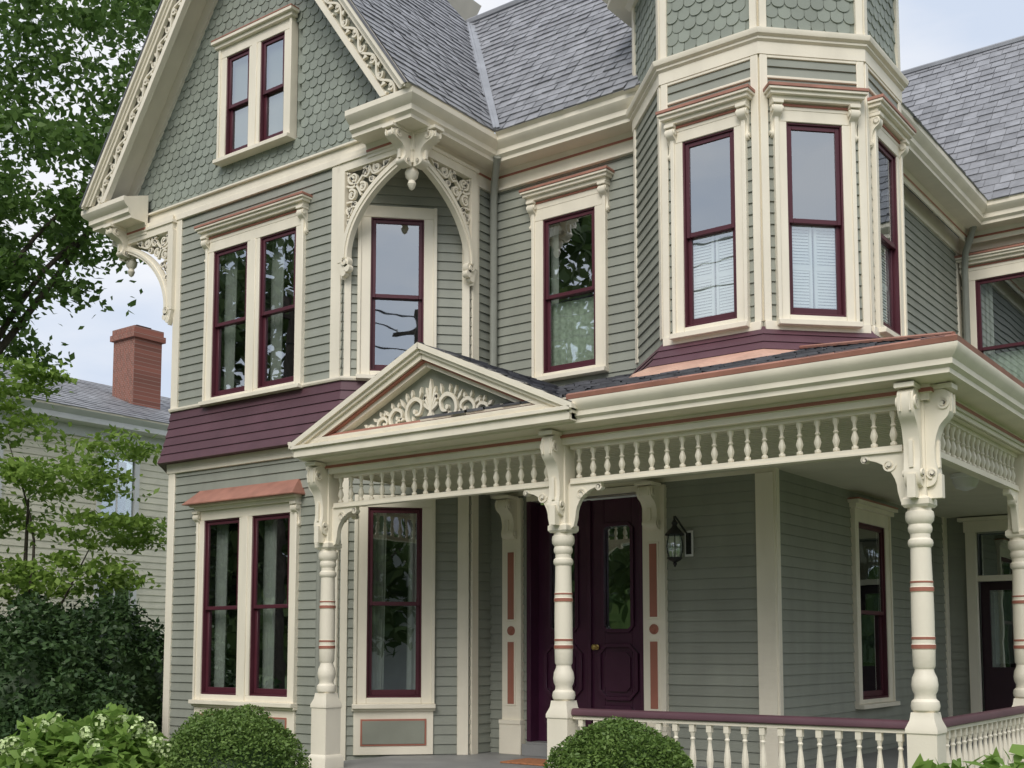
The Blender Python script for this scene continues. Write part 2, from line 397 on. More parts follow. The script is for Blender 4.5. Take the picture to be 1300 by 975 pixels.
# --- wing front
h1=[(-11.87,-11.17,.63,2.83),(-10.97,-10.27,.63,2.83)]
siding(house,FA,-12.6,-9.5,-.1,3.5,h1)
h2=[(-11.81,-11.15,4.36,6.3),(-10.93,-10.25,4.36,6.3)]
siding(house,FA,-12.6,-9.5,4.33,6.88,h2)
window(house,FA,-11.075,.64,.67,2.17,2,.23,trim=.12,hood='copper',apron=True,bot=.07,label='paired plum sash windows under a copper hood')
window(house,FA,-11.03,4.38,.65,1.9,2,.23,trim=.13,hood='bracket',bot=.05)
boards(house,FA,[(-12.62,-12.49,-.1,3.5),(-9.60,-9.51,-.1,3.5),(-12.62,-12.48,4.33,6.88),(-9.68,-9.52,4.33,6.88),(-13.6,-8.5,6.87,6.95,.05),(-13.6,-8.5,6.952,7.06,.035),(-13.6,-8.5,7.062,7.09,.075),(-12.65,-9.46,3.47,3.6,.045),(-12.62,-9.5,-.3,-.1,.05)])
# --- chamfers
siding(house,CAm,0,cw,-.1,3.5,[(cc-.32,cc+.32,.63,2.84)])
siding(house,CAm,0,cw,4.33,6.88,[(cc-.32,cc+.32,4.38,6.27)])
window(house,CAm,cc,.65,.62,2.17,1,trim=.14,hood=None,apron=True,bot=.07)
window(house,CAm,cc,4.41,.62,1.83,1,trim=.14,hood=None,cur='none',bot=.06)
boards(house,CAm,[(.01,.09,-.1,3.5),(cw-.14,cw-.01,-.1,3.5),(.01,.09,4.33,6.88),(cw-.1,cw-.01,4.33,6.88),(0.02,cw-.02,3.47,3.6,.045)])
siding(house,CAl,0,cw,-.1,3.5); siding(house,CAl,0,cw,4.33,6.88)
boards(house,CAl,[(.01,.13,-.1,3.5),(cw-.14,cw-.01,-.1,3.5),(.01,.1,4.33,6.88),(cw-.1,cw-.01,4.33,6.88)])
siding(house,SA,10.55,10.95,-.1,3.5); siding(house,SA,10.55,10.95,4.33,6.9)
boards(house,SA,[(10.56,10.68,-.1,3.5),(10.56,10.68,4.33,6.9),(10.55,10.94,6.72,6.95,.045)])
# skirt (flared plum band)
g=G(); path=[(-13.65,12.5),(-13.65,10.55),(-12.6,9.5),(-9.5,9.5),(-8.45,10.55),(-8.45,10.93)]
for k in range(6):
    z0=3.6+.115*k; z1=z0+.115; fo=lambda z:.02+.14*(1-(z-3.6)/.72)**1.5 if z<4.3 else .02
    g.sweep(path,[(0,z0),(fo(z0)+.018,z0),(fo(z1)+.004,z1)],'plum',cap=False)
g.sweep(path,[(0.0,4.29),(.05,4.29),(.06,4.31),(.06,4.33),(.0,4.35)],'cream',cap=False)
mk('flared_skirt',g,house,smooth=False)
# --- gable wall
g=G(); 
gx=-11.05; sl=1.4
g.ext([(-13.62,6.88),(-8.48,6.88),(-8.48,7.35),(-9.0,8.05),(gx,10.95),(-13.1,8.05),(-13.62,7.35)],'y',.03,.06,'sage_shingle')
def ing(x,z):
    if abs(x-gx)>2.9-.1-(z-7.2)/sl: return False
    if -11.82<x<-10.30 and 7.36<z<8.9: return False
    return abs(x-gx)<2.62
scallops(g,-13.7,-8.4,7.05,10.9,ing,w=.138,h=.115)
mk('gable_wall',g,house,FA,smooth=False)
window(house,FM(0,9.47,0),-11.04,7.49,.44,1.32,2,.21,trim=.13,hood='plain',cur='none',bot=.04)
# rake boards + fretwork
RM=FM(gx,9.05,0); zmin=7.235
g=G()
zr=lambda x:7.24+sl*(2.95-abs(x))
def band(a,b,y0,y1,m,zm=zmin):
    xo=2.95-(a+zm-7.24)/sl; xi=2.95-(b+zm-7.24)/sl
    for s in (-1,1): g.ext([(s*xo,zm),(0,zr(0)-a),(0,zr(0)-b),(s*xi,zm)],'y',y0,y1,m)
band(-.06,-.022,-.10,.0,'slate_dark'); band(-.02,.05,-.09,.0,'cream'); band(.05,.10,-.055,.0,'cream'); band(.10,.17,-.03,.02,'cream')
band(.17,.48,.045,.06,'sage_panel'); band(.47,.58,-.015,.06,'cream')  # sage board stands in for the shadow behind the pierced strip
band(.20,.235,.061,.44,'cream'); band(.24,.52,.40,.44,'cream')
mk('bargeboard',g,house,RM,bevel=.003)
g=G(); th=math.atan(sl)
for s in (-1,1):
    B=Matrix.Translation((s*2.95,0,zr(2.95)-.32))@ (Matrix.Rotation(-(math.pi-th) if s>0 else -th,4,'Y'))
    g.M=B; Ln=2.95/math.cos(th); step=.24
    amp=.055; x=.36; k=0
    g.rib([(t,amp*math.sin(math.pi*(t-.12)/step)) for t in [.3+i*.03 for i in range(int(Ln/.03)-10)]],.026,-.005,.035,'cream')
    while x<Ln-.1:
        d=1 if k%2==0 else -1
        g.spiral(x+step/2,-d*.022,.05,1.3,math.pi/2*d,.022,-.008,.035,'cream',d=d)
        g.disc(x+step*.5,d*.075,.016,-.005,.035,'cream',8)
        g.ext([(x+step-.03,d*.02),(x+step+.0,d*.085),(x+step+.03,d*.02)],'y',-.002,.035,'cream')
        x+=step;k+=1
mk('bargeboard_fretwork',g,house,RM,smooth=False)
# eave cornice of wing and main block
prof=[(0,6.80),(.02,6.80),(.02,6.86),(.035,6.86),(.035,6.89),(.02,6.89),(.05,6.95),(.27,6.95),(.27,6.99),(.31,7.02),(.31,7.08),(.36,7.12),(.385,7.16),(.385,7.22),(.33,7.225),(0,7.34)]
pm=['cream','cream','cream','terra','cream','cream','cream','cream','cream','cream','cream','cream','cream','cream','lead']
g=G(); g.sweep([(-9.05,9.42),(-8.43,9.42),(-8.43,10.93),(-6.1,10.93)],prof,pm)
mk('eave_cornice',g,house)
g=G(); g.sweep([(-13.74,14),(-13.74,9.42),(-13.15,9.42)],prof,pm); mk('eave_cornice',g,house)
for P in ([(-9.5,9.42),(-8.45,9.42),(-8.45,10.6)],[(-12.6,9.42),(-13.65,9.42),(-13.65,10.6)]):
    g=G(); g.ext(P,'z',6.885,6.95,'cream'); mk('corner_soffit',g,house)
# ---- arched spandrels with fretwork + pendants
def _x(g,M):
    o=G(); o.v=[tuple(M@Vector(p)) for p in g.v]; o.f=g.f; o.m=g.m; return o
def spandrel(F,w,mir,zt=6.86,H=1.3):
    base=F@(Matrix.Scale(-1,4,(1,0,0)) if mir else Matrix.Identity(4)); tmp=G()
    tmp.box(0,w-.03,-.05,.03,zt-.12,zt,'cream'); tmp.box(-.02,.09,-.052,.03,zt-H+.1,zt-.12,'cream')
    tmp.box(-.03,w-.03,-.07,.03,zt-.02,zt+.02,'cream')
    tm=rad(62)
    arc=[(.09+(w-.15)*(1-math.cos(t))/(1-math.cos(tm)),zt-H+.14+(H-.33)*math.sin(t)/math.sin(tm)) for t in [tm*i/18 for i in range(19)]]
    tmp.rib(arc,.10,-.055,.02,'cream'); tmp.rib(arc,.034,-.07,-.05,'cream')
    # lobed lower end
    for (x,z,r) in ((.10,.10,.065),(.13,.02,.045),(.07,-.03,.04)):
        tmp.disc(x,zt-H+z,r,-.05,.02,'cream',14)
    tmp.spiral(.10,zt-H+.10,.05,1.3,math.pi/2,.02,-.065,-.05,'cream'); tmp.ext([(-.02,zt-H+.12),(.12,zt-H+.12),(.05,zt-H-.10)],'y',-.045,.02,'cream')
    for (x,z,r,d) in ((.20,-.22,.085,1),(.40,-.20,.07,-1),(.57,-.18,.055,1),(.18,-.42,.07,-1),(.15,-.60,.05,1),(.35,-.36,.06,-1),(.72,-.165,.038,1),(.135,-.74,.034,-1),(.235,-.54,.035,1),(.50,-.30,.035,1)):
        tmp.spiral(x,zt+z,r,1.5,math.pi*.7,.026,-.03,.01,'cream',d=d)
    tmp.rib(cat([(.09,zt-.12),(.25,zt-.32),(.33,zt-.45)],5),.024,-.03,.01,'cream')
    tmp.rib(cat([(.1,zt-.30),(.24,zt-.32),(.45,zt-.12)],5),.024,-.03,.01,'cream')
    tmp.rib(cat([(.1,zt-.50),(.2,zt-.52),(.13,zt-.68)],5),.02,-.03,.01,'cream')
    tmp.rib(cat([(.45,zt-.12),(.52,zt-.24),(.66,zt-.22),(.80,zt-.12)],5),.022,-.03,.01,'cream')
    mk('arched_fretwork_bracket',_x(tmp,base),house)
spandrel(FM(-9.5,9.46,0),1.05,False); spandrel(FM(-12.6,9.46,0),1.05,True)
spandrel(Matrix.Translation((-8.41,10.55,0))@Matrix.Rotation(rad(90),4,'Z'),1.05,True)
for cx,sx in ((-8.47,1),(-13.63,-1)):
    g=G(); cy=9.52
    g.sq(cx,cy,[(.085,6.60),(.085,6.72),(.10,6.74),(.10,6.95)],'cream')
    g.lathe(cx,cy,[(.005,6.32),(.03,6.34),(.05,6.39),(.035,6.43),(.07,6.47),(.08,6.52),(.055,6.58),(.085,6.61)],'cream',12)
    g.M=Matrix.Translation((cx,cy-.08,0)); g.console(0,.13,6.915,.36,.30,'cream')
    g.M=Matrix.Translation((cx+sx*.08,cy,0))@Matrix.Rotation(rad(90*sx),4,'Z'); g.console(0,.13,6.915,.36,.30,'cream')
    mk('corner_pendant',g,house)
# ---- main block upper wall
siding(house,MBm,-8.45,-6.1,3.5,6.9,[(-7.67,-6.91,4.35,6.24)])
window(house,MBm,-7.29,4.38,.72,1.83,1,trim=.14,hood='bracket',cur='sheer',bot=.05,hoodz=.22)
boards(house,MBm,[(-8.44,-6.2,6.74,6.95,.045),(-8.44,-6.2,6.71,6.738,.07)])
# ---- entry wall lower
siding(house,MBm,-8.45,-4.85,-.05,3.1,[(-7.86,-6.36,-.1,2.9)])
boards(house,MBm,[(-5.03,-4.83,-.05,2.98,.045),(-8.45,-4.85,2.98,3.1,.03)])
SWl=FM(-4.85,0,90)
siding(house,SWl,10.95,16.7,-.05,3.1,[(13.15,14.15,.6,2.72)])
boards(house,SWl,[(10.92,11.0,-.05,3.1,.045),(16.55,16.69,-.05,3.1,.04)])
window(house,SWl,13.65,.62,.9,2.05,1,trim=.15,hood='plain',cur='none',bot=.05)
SWu=FM(-4.55,0,90)
siding(house,SWu,11.2,16.7,3.3,7.0)
boards(house,SWu,[(11.5,16.69,6.74,6.98,.045),(16.56,16.69,3.3,6.74)])
RWm=FM(0,16.7,0)
siding(house,RWm,-4.85,1.5,-.05,3.3,[(-4.42,-3.5,0,2.78)]); siding(house,RWm,-4.55,1.5,3.3,7.0,[(-4.32,-3.1,4.4,6.33)])
window(house,RWm,-3.71,4.4,1.2,1.93,1,trim=.14,hood='bracket',cur='sheer',bot=.05)
boards(house,RWm,[(-4.53,1.5,6.74,6.98,.045)])
# rear door
g=G(); dm=RWm@Matrix.Translation((-3.96,0,0))
g.box(-.60,-.46,-.06,.05,0,2.8,'cream'); g.box(.46,.60,-.06,.05,0,2.8,'cream'); g.box(-.62,.62,-.065,.05,2.8,2.95,'cream'); g.box(-.68,.68,-.13,.05,2.95,3.0,'cream'); g.box(-.46,.46,-.04,.05,2.12,2.2,'cream')
g.box(-.46,.46,.10,.14,0,.95,'door_shaded'); g.box(-.46,-.34,.10,.14,.95,2.12,'door_shaded'); g.box(.34,.46,.10,.14,.95,2.12,'door_shaded'); g.box(-.34,.34,.10,.14,2.0,2.12,'door_shaded')
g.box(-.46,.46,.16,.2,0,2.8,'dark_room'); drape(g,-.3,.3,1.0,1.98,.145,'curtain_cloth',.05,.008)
d=mk('rear_door',g,house,dm,bevel=.003)
for q in ((-.34,.34,.95,2.0),(-.46,.46,2.2,2.8)):
    g=G(); g.box(q[0],q[1],.12,.125,q[2],q[3],'glass'); mk('glass_pane',g,d,dm,smooth=False)
siding(house,Matrix.Translation((-13.65,0,0))@Matrix.Rotation(rad(-90),4,'Z'),-19,-10.55,-.1,6.9,exp=.22)
siding(house,Matrix.Translation((0,20.2,0))@Matrix.Rotation(rad(180),4,'Z'),-1.5,13.65,-.1,7,exp=.22)
siding(house,FM(1.5,0,90),16.7,20.2,-.1,7.2,exp=.22)
g=G(); g.ext([(-13.6,19),(-13.6,10.6),(-12.6,9.54),(-9.5,9.54),(-8.5,10.6),(-8.5,11),(-4.9,11),(-4.9,16.75),(1.45,16.75),(1.45,20.1),(-13.6,20.1)],'z',GZ-.2,-.1,'stone_base')
mk('foundation',g,house)
# ---- tower
tc=(-4.99,11.2); ir=1.26; hs=ir*math.tan(rad(22.5))
fm={}
for k,rot in (('f',0),('r',45),('s',90),('l',-45),('w',-90),('b',135),('n',180),('m',-135)):
    fm[k]=Matrix.Translation((tc[0],tc[1],0))@Matrix.Rotation(rad(rot),4,'Z')@Matrix.Translation((0,-ir,0))
for k in ('f','r','s','l'):
    w_=k!='l'
    siding(house,fm[k],-hs,hs,4.18,6.84,[(-.28,.28,4.28,6.18)] if w_ else [])
    if w_:
        window(house,fm[k],0,4.30,.555,1.86,1,trim=.11,hood='bracket',cur='shutter',bot=.06,hoodz=.19,label='sash window with white interior shutters')
        boards(house,fm[k],[(-hs+.005,hs-.005,4.15,4.235,.05)])
    boards(house,fm[k],[(-hs+.0,-hs+.075,4.237,6.82,.03),(hs-.075,hs-.0,4.237,6.82,.03)]+([(-hs+.075,hs-.075,6.59,6.615,.03),(-hs+.075,hs-.075,6.79,6.83,.028)] if w_ else []))
for k in ('f','r','s','l','w','b','n','m'):
    g=G(); g.box(-hs,hs,.0,.05,6.83,8.4,'sage_shingle'); scallops(g,-hs,hs,7.08,8.3,lambda x,z:abs(x)<hs-.06,w=.132,h=.115)
    mk('shingled_wall',g,house,fm[k],smooth=False)
    boards(house,fm[k],[(-hs,-hs+.075,7.05,8.3,.035),(hs-.075,hs,7.05,8.3,.035)])
def octp(r): 
    q=r/math.cos(rad(22.5)); return [(tc[0]+q*math.cos(rad(a)),tc[1]+q*math.sin(rad(a))) for a in [-157.5+45*i for i in range(8)]]
g=G(); g.sweep(octp(ir),[(0,6.82),(.035,6.82),(.035,6.94),(.06,6.96),(.06,6.98),(.09,7.0),(.10,7.03),(.10,7.05),(0,7.1)],'cream',closed=True)
mk('turret_belt',g,house)
g=G(); g.sweep(octp(ir),[(0,8.2),(.05,8.2),(.1,8.25),(.28,8.27),(.28,8.32),(.36,8.40),(.36,8.46),(.0,8.5)],'cream',closed=True)
mk('turret_cornice',g,house)
g=G(); g.sweep(octp(ir),[(.33,8.465),(.05,9.0),(-.3,10.2),(-1.24,12.5)],'slate',closed=True); mk('turret_roof',g,house)
g=G()
for k in range(3):
    z0=3.93+.085*k; z1=z0+.085; fo=lambda z:.02+.16*(1-min(1,(z-3.93)/.25))
    g.sweep(octp(ir)[:5],[(0,z0),(fo(z0)+.015,z0),(fo(z1)+.003,z1)],'plum',cap=False)
mk('turret_skirt',g,house,smooth=False)
g=G(); g.sweep(octp(ir)[:5],[(.02,3.98),(.15,3.95),(.18,3.93),(.37,3.835),(.37,3.74)],'copper',cap=False); mk('copper_flashing',g,house)
# ---- roofs
ez=7.24
pts=[(-8.05,8.97,ez),(-8.05,10.5,ez),(-10.15,12.6,ez+2.94),(-11.05,12.25,ez+4.2),(-11.05,8.97,ez+4.2)]
slates(house,pts,exp=.14,w=.17)
slates(house,[(-14.05,14,ez),(-14.05,8.97,ez),(-11.05,8.97,ez+4.2),(-11.05,12.25,ez+4.2),(-11.05,14,ez+4.2)],exp=.3,w=.3)
slates(house,[(-8.05,10.5,ez),(-3.98,10.5,ez),(-6.08,12.6,ez+2.94),(-10.15,12.6,ez+2.94)],exp=.14,w=.17)
slates(house,[(-3.98,10.5,ez),(-3.98,19,ez),(-6.08,19,ez+2.94),(-6.08,12.6,ez+2.94)],exp=.19,w=.24)
slates(house,[(-6.6,16.15,ez),(2,16.15,ez),(2,19.15,ez+3.6),(-6.6,19.15,ez+3.6)],exp=.19,w=.22)
g=G(); g.box(-10.2,-6.08,12.58,19,ez+2.8,ez+2.93,'lead'); mk('roof_deck',g,house)
g=G(); g.add([(-6.6,19.15,ez+3.58),(2,19.15,ez+3.58),(2,22.5,ez),(-6.6,22.5,ez)],[(0,1,2,3)],'slate'); mk('slate_roof',g,house)
for a,b,r in (((-10.15,12.6,ez+2.98),(-6.08,12.6,ez+2.98),.05),((-6.6,19.15,ez+3.63),(2,19.15,ez+3.63),.05)):
    g=G(); g.tube([a,b],r,'lead',6); mk('ridge_cap',g,house)
g=G(); g.add([(-8.05+.09,10.5-.02,ez+.035),(-8.05-.09,10.5+.02-.04,ez+.04),(-10.24,12.56,ez+3.0),(-10.06,12.64,ez+3.0)],[(0,1,2,3)],'lead'); g.tube([(-8.03,10.48,ez+.02),(-10.15,12.6,ez+2.98)],.03,'lead',6)
mk('valley_flashing',g,house)
g=G(); g.sweep([(-4.37,11.5),(-4.37,16.55),(1.8,16.55)],[(a,b+.02) for a,b in prof],pm); mk('eave_cornice',g,house)
def pipe(pts,name='downspout',r=.045):
    g=G(); g.tube(pts,r,'pipe_grey',10)
    mk(name,g,house)
pipe([(-8.10,10.62,7.0),(-8.28,10.8,6.8),(-8.34,10.86,6.6),(-8.34,10.86,4.2)])
pipe([(-9.72,9.40,3.45),(-9.72,9.40,-.3)],r=.04)
pipe([(-4.2,16.3,7.0),(-4.38,16.5,6.7),(-4.42,16.58,6.5),(-4.42,16.58,3.4)])
# ---- front double door
dm=MBm@Matrix.Translation((-7.11,0,0))
g=G(); W=.72; b0,b1=.15,2.87
g.box(-.75,.75,-.10,.25,0,.15,'deck_grey'); g.box(-.77,.77,-.16,-.101,.0,.13,'deck_grey')
g.box(-.78,-W,-.05,.16,.15,2.9,'door_plum'); g.box(W,.78,-.05,.16,.15,2.9,'door_plum'); g.box(-.78,.78,-.052,.16,2.9,2.97,'cream')
def octo(x,z0,z1,hw,c): return [(x-hw+c,z0),(x+hw-c,z0),(x+hw,z0+c),(x+hw,z1-c),(x+hw-c,z1),(x-hw+c,z1),(x-hw,z1-c),(x-hw,z0+c)]
for s in (-1,1):
    xa=.006 if s>0 else -W+.0; xb=W if s>0 else -.006; xm=(xa+xb)/2; y0,y1=.10,.15
    gw=.175
    g.box(xa,xm-gw,y0,y1,b0,b1,'door_plum'); g.box(xm+gw,xb,y0,y1,b0,b1,'door_plum')
    g.box(xm-gw,xm+gw,y0,y1,b0,1.40,'door_plum'); g.box(xm-gw,xm+gw,y0,y1,2.56,b1,'door_plum')
    for z0,z1,hw in ((.66,1.24,.24),(.28,.56,.24)):
        P=octo(xm,z0,z1,hw,.09); g.rib(P+[P[0]],.045,y0-.035,y0+.01,'door_plum'); g.ext(octo(xm,z0+.08,z1-.08,hw-.08,.05),'y',y0-.028,y0+.01,'door_plum')
    P=octo(xm,1.40,2.58,gw+.015,.05); g.rib(P+[P[0]],.045,y0-.03,y0+.02,'door_plum')
g.box(-.025,.025,.06,.11,b0,b1,'door_plum')
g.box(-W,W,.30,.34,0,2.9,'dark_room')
door=mk('front_door',g,house,dm,bevel=.004,label='dark plum double door with tall glass panels')
for s in (-1,1):
    g=G(); g.box(s*.363-.18,s*.363+.18,.125,.13,1.39,2.57,'glass'); mk('glass_pane',g,door,dm,smooth=False)
g=G(); g.M=Matrix.Translation((.09,.09,1.22))@Matrix.Rotation(rad(90),4,'X'); g.lathe(0,0,[(.03,0),(.03,.01),(.012,.015),(.012,.04),(.03,.05),(.035,.065),(.025,.08),(.004,.085)],'brass',12); mk('door_knob',g,door,dm)
for cxp in (-8.09,-6.20):
    g=G(); h=.135
    g.box(-h-.02,h+.02,-.10,.0,0,.34,'cream'); g.box(-h,h,-.07,0,.34,2.95,'cream'); g.box(-h-.02,h+.02,-.11,0,.34,.39,'cream')
    for z0,z1 in ((.55,1.30),(1.52,2.34)):
        g.box(-.065,.065,-.082,-.06,z0,z1,'cream'); g.box(-.045,.045,-.087,-.06,z0+.02,z1-.02,'terra')
    g.M=Matrix.Translation((0,-.07,1.41))@Matrix.Rotation(rad(90),4,'X'); g.lathe(0,0,[(.055,0),(.055,.012),(.035,.014),(.03,.03),(.005,.034)],'terra',14); g.M=None
    g.M=Matrix.Translation((0,-.07,0)); g.console(0,.17,2.93,.46,.20,'cream'); g.M=None
    mk('door_pilaster',g,house,MBm@Matrix.Translation((cxp,0,0)),bevel=.003)
# ---- lantern (fixed on wall)
lm=MBm@Matrix.Translation((-5.86,-.03,2.32))@Matrix.Scale(1.18,4)
g=G(); g.box(.02,.10,-.012,0,-.13,.10,'frame_white'); g.box(.035,.085,-.02,-.012,-.11,.08,'black_iron')
g.tube(cat([(.06,-.01,.05),(.04,-.08,.12),(0,-.15,.22),(0,-.16,.18)],4),.009,'black_iron',6)
g.lathe(0,-.16,[(.004,-.23),(.012,-.215),(.02,-.2),(.012,-.19),(.05,-.17),(.065,-.155),(.065,-.145)],'black_iron',12)
for i in range(6):
    a=math.pi/3*i; g.tube([((.06+.02*math.sin(t))*math.cos(a),-.16+(.06+.02*math.sin(t))*math.sin(a),-.15+.2*t/3.14) for t in (0,.8,1.6,2.4,3.14)],.005,'black_iron',4)
g.lathe(0,-.16,[(.085,.05),(.085,.062),(.065,.085),(.03,.12),(.02,.14),(.03,.16),(.004,.2)],'black_iron',12)
g.lathe(0,-.16,[(.012,-.14),(.012,-.04)],'shutter_white',8)
la=mk('wall_lantern',g,house,lm); g=G(); g.lathe(0,-.16,[(.058,-.145),(.073,-.10),(.078,-.05),(.073,0),(.06,.048)],'glass',14); mk('glass_pane',g,la,lm)
# ================================================================= PORCH
porch=empty('porch',(-6,9,GZ),house)
g=G(); 
outl=[(-9.05,8.25),(-2.35,8.25),(-2.35,16.7),(-4.85,16.7),(-4.85,10.95),(-8.45,10.95),(-8.45,10.55),(-9.05,9.95)]
g.ext(outl,'z',-.045,0,'deck_grey'); mk('porch_floor',g,porch)
g=G(); g.sweep([(-9.0,9.9),(-9.0,8.3),(-2.4,8.3),(-2.4,16.7)],[(0,GZ),(.0,-.16),(.02,-.16),(.02,-.046),(0,-.046)],'cream',cap=False); mk('porch_base',g,porch)
for i in range(3):
    g=G(); g.box(-8.3,-6.1,8.25-.3*(i+1),8.25-.3*i,GZ,-.045-.13*(i+1),'deck_grey'); mk('porch_step',g,porch)
g=G(); g.ext([(-8.62,8.45),(-2.5,8.45),(-2.5,16.7),(-4.85,16.7),(-4.85,10.95),(-8.45,10.95),(-8.62,10.3)],'z',3.02,3.06,'ceiling_paint')
y=8.6
while y<10.9: g.box(-8.5,-2.6,y,y+.006,3.014,3.02,'ceiling_paint'); y+=.08
mk('porch_ceiling',g,porch)
# entablature
ep=[(0,2.985),(.02,2.985),(.02,3.04),(.045,3.04),(.045,3.07),(.03,3.07),(.03,3.10),(.23,3.115),(.23,3.15),(.26,3.17),(.26,3.21),(.30,3.25),(.315,3.28),(.315,3.305),(.29,3.31),(.26,3.34),(0.0,3.34)]
em=['cream']*3+['terra']*1+['cream']*9+['copper_dull','copper_dull','cream']
g=G(); g.sweep([(-8.56,10.2),(-8.56,8.42),(-2.54,8.42),(-2.54,16.7)],ep,em)
g.sweep([(-8.45,10.1),(-8.45,8.60),(-2.72,8.60),(-2.72,16.7)],[(0.0,2.985),(0,3.02)],'cream',cap=False)
g.box(-8.55,-2.55,8.43,8.59,2.986,3.015,'cream'); g.box(-2.71,-2.55,8.43,16.7,2.986,3.0151,'cream')
mk('porch_cornice',g,porch)
sp=.31; pz=3.335
slates(porch,[(-7.1,8.12,pz),(-2.24,8.12,pz),(-5.05,10.93,pz+sp*2.81),(-7.1,10.93,pz+sp*2.81)],exp=.15,w=.22,mat='slate_dark',thick=.02)
slates(porch,[(-2.24,8.12,pz),(-2.24,16.7,pz),(-5.05,16.7,pz+sp*2.81),(-5.05,10.93,pz+sp*2.81)],exp=.15,w=.22,mat='slate_dark',thick=.02)
g=G(); g.sweep([(-5.45,8.42),(-2.54,8.42),(-2.54,16.7)],[(.31,3.31),(.318,3.345),(.285,3.365),(.285,3.33)],'copper_dull',cap=False)
g.tube([(-2.26,8.14,pz+.03),(-5.03,10.91,pz+.90)],.018,'copper_dull',6)
mk('copper_edging',g,porch)
# pediment
px=-7.08; ph=1.68; pt=3.27; pa=4.04; ps=(pa-pt)/ph
slates(porch,[(px+ph,8.05,pt),(px+ph,10.9,pt),(px,10.9,pa),(px,8.05,pa)],exp=.14,w=.2,mat='slate_dark',thick=.04)
slates(porch,[(px-ph,10.4,pt),(px-ph,8.05,pt),(px,8.05,pa),(px,10.4,pa)],exp=.14,w=.2,mat='slate_dark',thick=.04)
g=G()
def pband(a,b,y0,y1,m,e=0):
    for s in (-1,1):
        g.ext([(s*(ph+e),pt-a-ps*e),(0,pa-a),(0,pa-b),(s*(ph+e),pt-b-ps*e)],'y',y0,y1,m)
pband(-.01,.03,-.03,.30,'cream',.04); pband(.03,.075,.0,.3,'cream',.02); pband(.075,.13,.03,.3,'cream'); pband(.13,.15,.06,.3,'terra',-.2); pband(.15,.19,.10,.3,'cream',-.25)
g.ext([(-ph+.12,3.20),(ph-.12,3.20),(0,pa-.14)],'y',.20,.30,'sage_panel')
g.box(-ph,ph,-.0,.3,3.13,3.21,'cream'); g.box(-ph-.02,ph+.02,-.03,.3,3.21,3.245,'cream')
g.box(-ph+.25,ph-.25,.17,.21,3.245,3.268,'terra')
pm_=FM(px,8.08,0)
mk('pediment_frame',g,porch,pm_,bevel=.003)
g=G(); y0,y1=.165,.20; c='cream'; zb=0
g.M=Matrix.Translation((0,0,3.30))@Matrix.Diagonal((.98,1,1.30,1))
for s in (-1,1):
    R_=lambda pts:[(s*a,b) for a,b in pts]
    tp=lambda w0:(lambda t:w0*(.45+1.1*t*(1-t)*2))
    # running rinceau stem with tapering leaves
    g.rib(R_(cat([(.03,zb+.03),(.10,zb-.015),(.22,zb+.0),(.31,zb+.08),(.29,zb+.17),(.20,zb+.21),(.12,zb+.17),(.14,zb+.10),(.20,zb+.09)],6)),tp(.030),y0,y1,c)
    g.disc(s*.205,zb+.115,.018,y0-.004,y1,c)
    g.rib(R_(cat([(.24,zb+.0),(.38,zb-.015),(.50,zb+.03),(.53,zb+.10),(.46,zb+.155),(.38,zb+.13),(.38,zb+.08),(.43,zb+.065)],6)),tp(.027),y0,y1,c)
    g.disc(s*.43,zb+.085,.015,y0-.004,y1,c)
    g.rib(R_(cat([(.44,zb-.01),(.58,zb-.018),(.68,zb+.025),(.68,zb+.085),(.61,zb+.105),(.565,zb+.07),(.60,zb+.04)],6)),tp(.024),y0,y1,c)
    g.disc(s*.605,zb+.055,.012,y0-.004,y1,c)
    g.rib(R_(cat([(.60,zb-.015),(.73,zb-.015),(.82,zb+.02),(.79,zb+.06),(.74,zb+.05),(.745,zb+.025)],6)),tp(.02),y0,y1,c)
    g.rib(R_(cat([(.75,zb-.012),(.86,zb+.018),(.93,zb+.01),(1.03,zb-.022)],6)),lambda t:.026*(1-.75*t),y0,y1,c)
    for (lx,lz,an,ll) in ((.33,.15,48,.10),(.30,.19,75,.075),(.54,.11,35,.085),(.49,.15,70,.06),(.69,.08,25,.07),(.64,.11,60,.05),(.82,.05,20,.06),(.14,.21,100,.085),(.09,.18,120,.07),(.10,.03,-35,.05),(.31,.01,-20,.06),(.52,.0,-15,.05),(.70,-.0,-10,.045),(.24,.215,88,.065),(.42,.155,95,.05),(.60,.11,90,.045),(.34,.07,5,.06),(.22,.04,70,.045),(.43,.03,60,.04)):
        t=rad(an); ex,ez_=math.cos(t),math.sin(t)
        g.ext(R_([(lx,lz),(lx+ex*ll*.45-ez_*.016,lz+ez_*ll*.45+ex*.016),(lx+ex*ll-ez_*.004,lz+ez_*ll+ex*.004),(lx+ex*ll*.55+ez_*.012,lz+ez_*ll*.55-ex*.012)]),'y',y0,y1,c)
    for a,l in ((35,.11),(55,.15),(72,.19)):
        t=rad(a); g.ext([(0,zb+.1)]+[(s*(math.cos(t)*l*k+math.sin(t)*w2),zb+.1+math.sin(t)*l*k-math.cos(t)*w2) for k,w2 in ((.5,.010),(.85,.014),(1,0),(.85,-.014),(.5,-.010))],'y',y0,y1+.0,c)
g.ext([(-.016,zb+.08),(-.02,zb+.27),(0,zb+.34),(.02,zb+.27),(.016,zb+.08)],'y',y0-.005,y1,c); g.disc(0,zb+.06,.034,y0-.01,y1,c)
g.M=None
mk('scroll_ornament',g,porch,pm_,smooth=False)
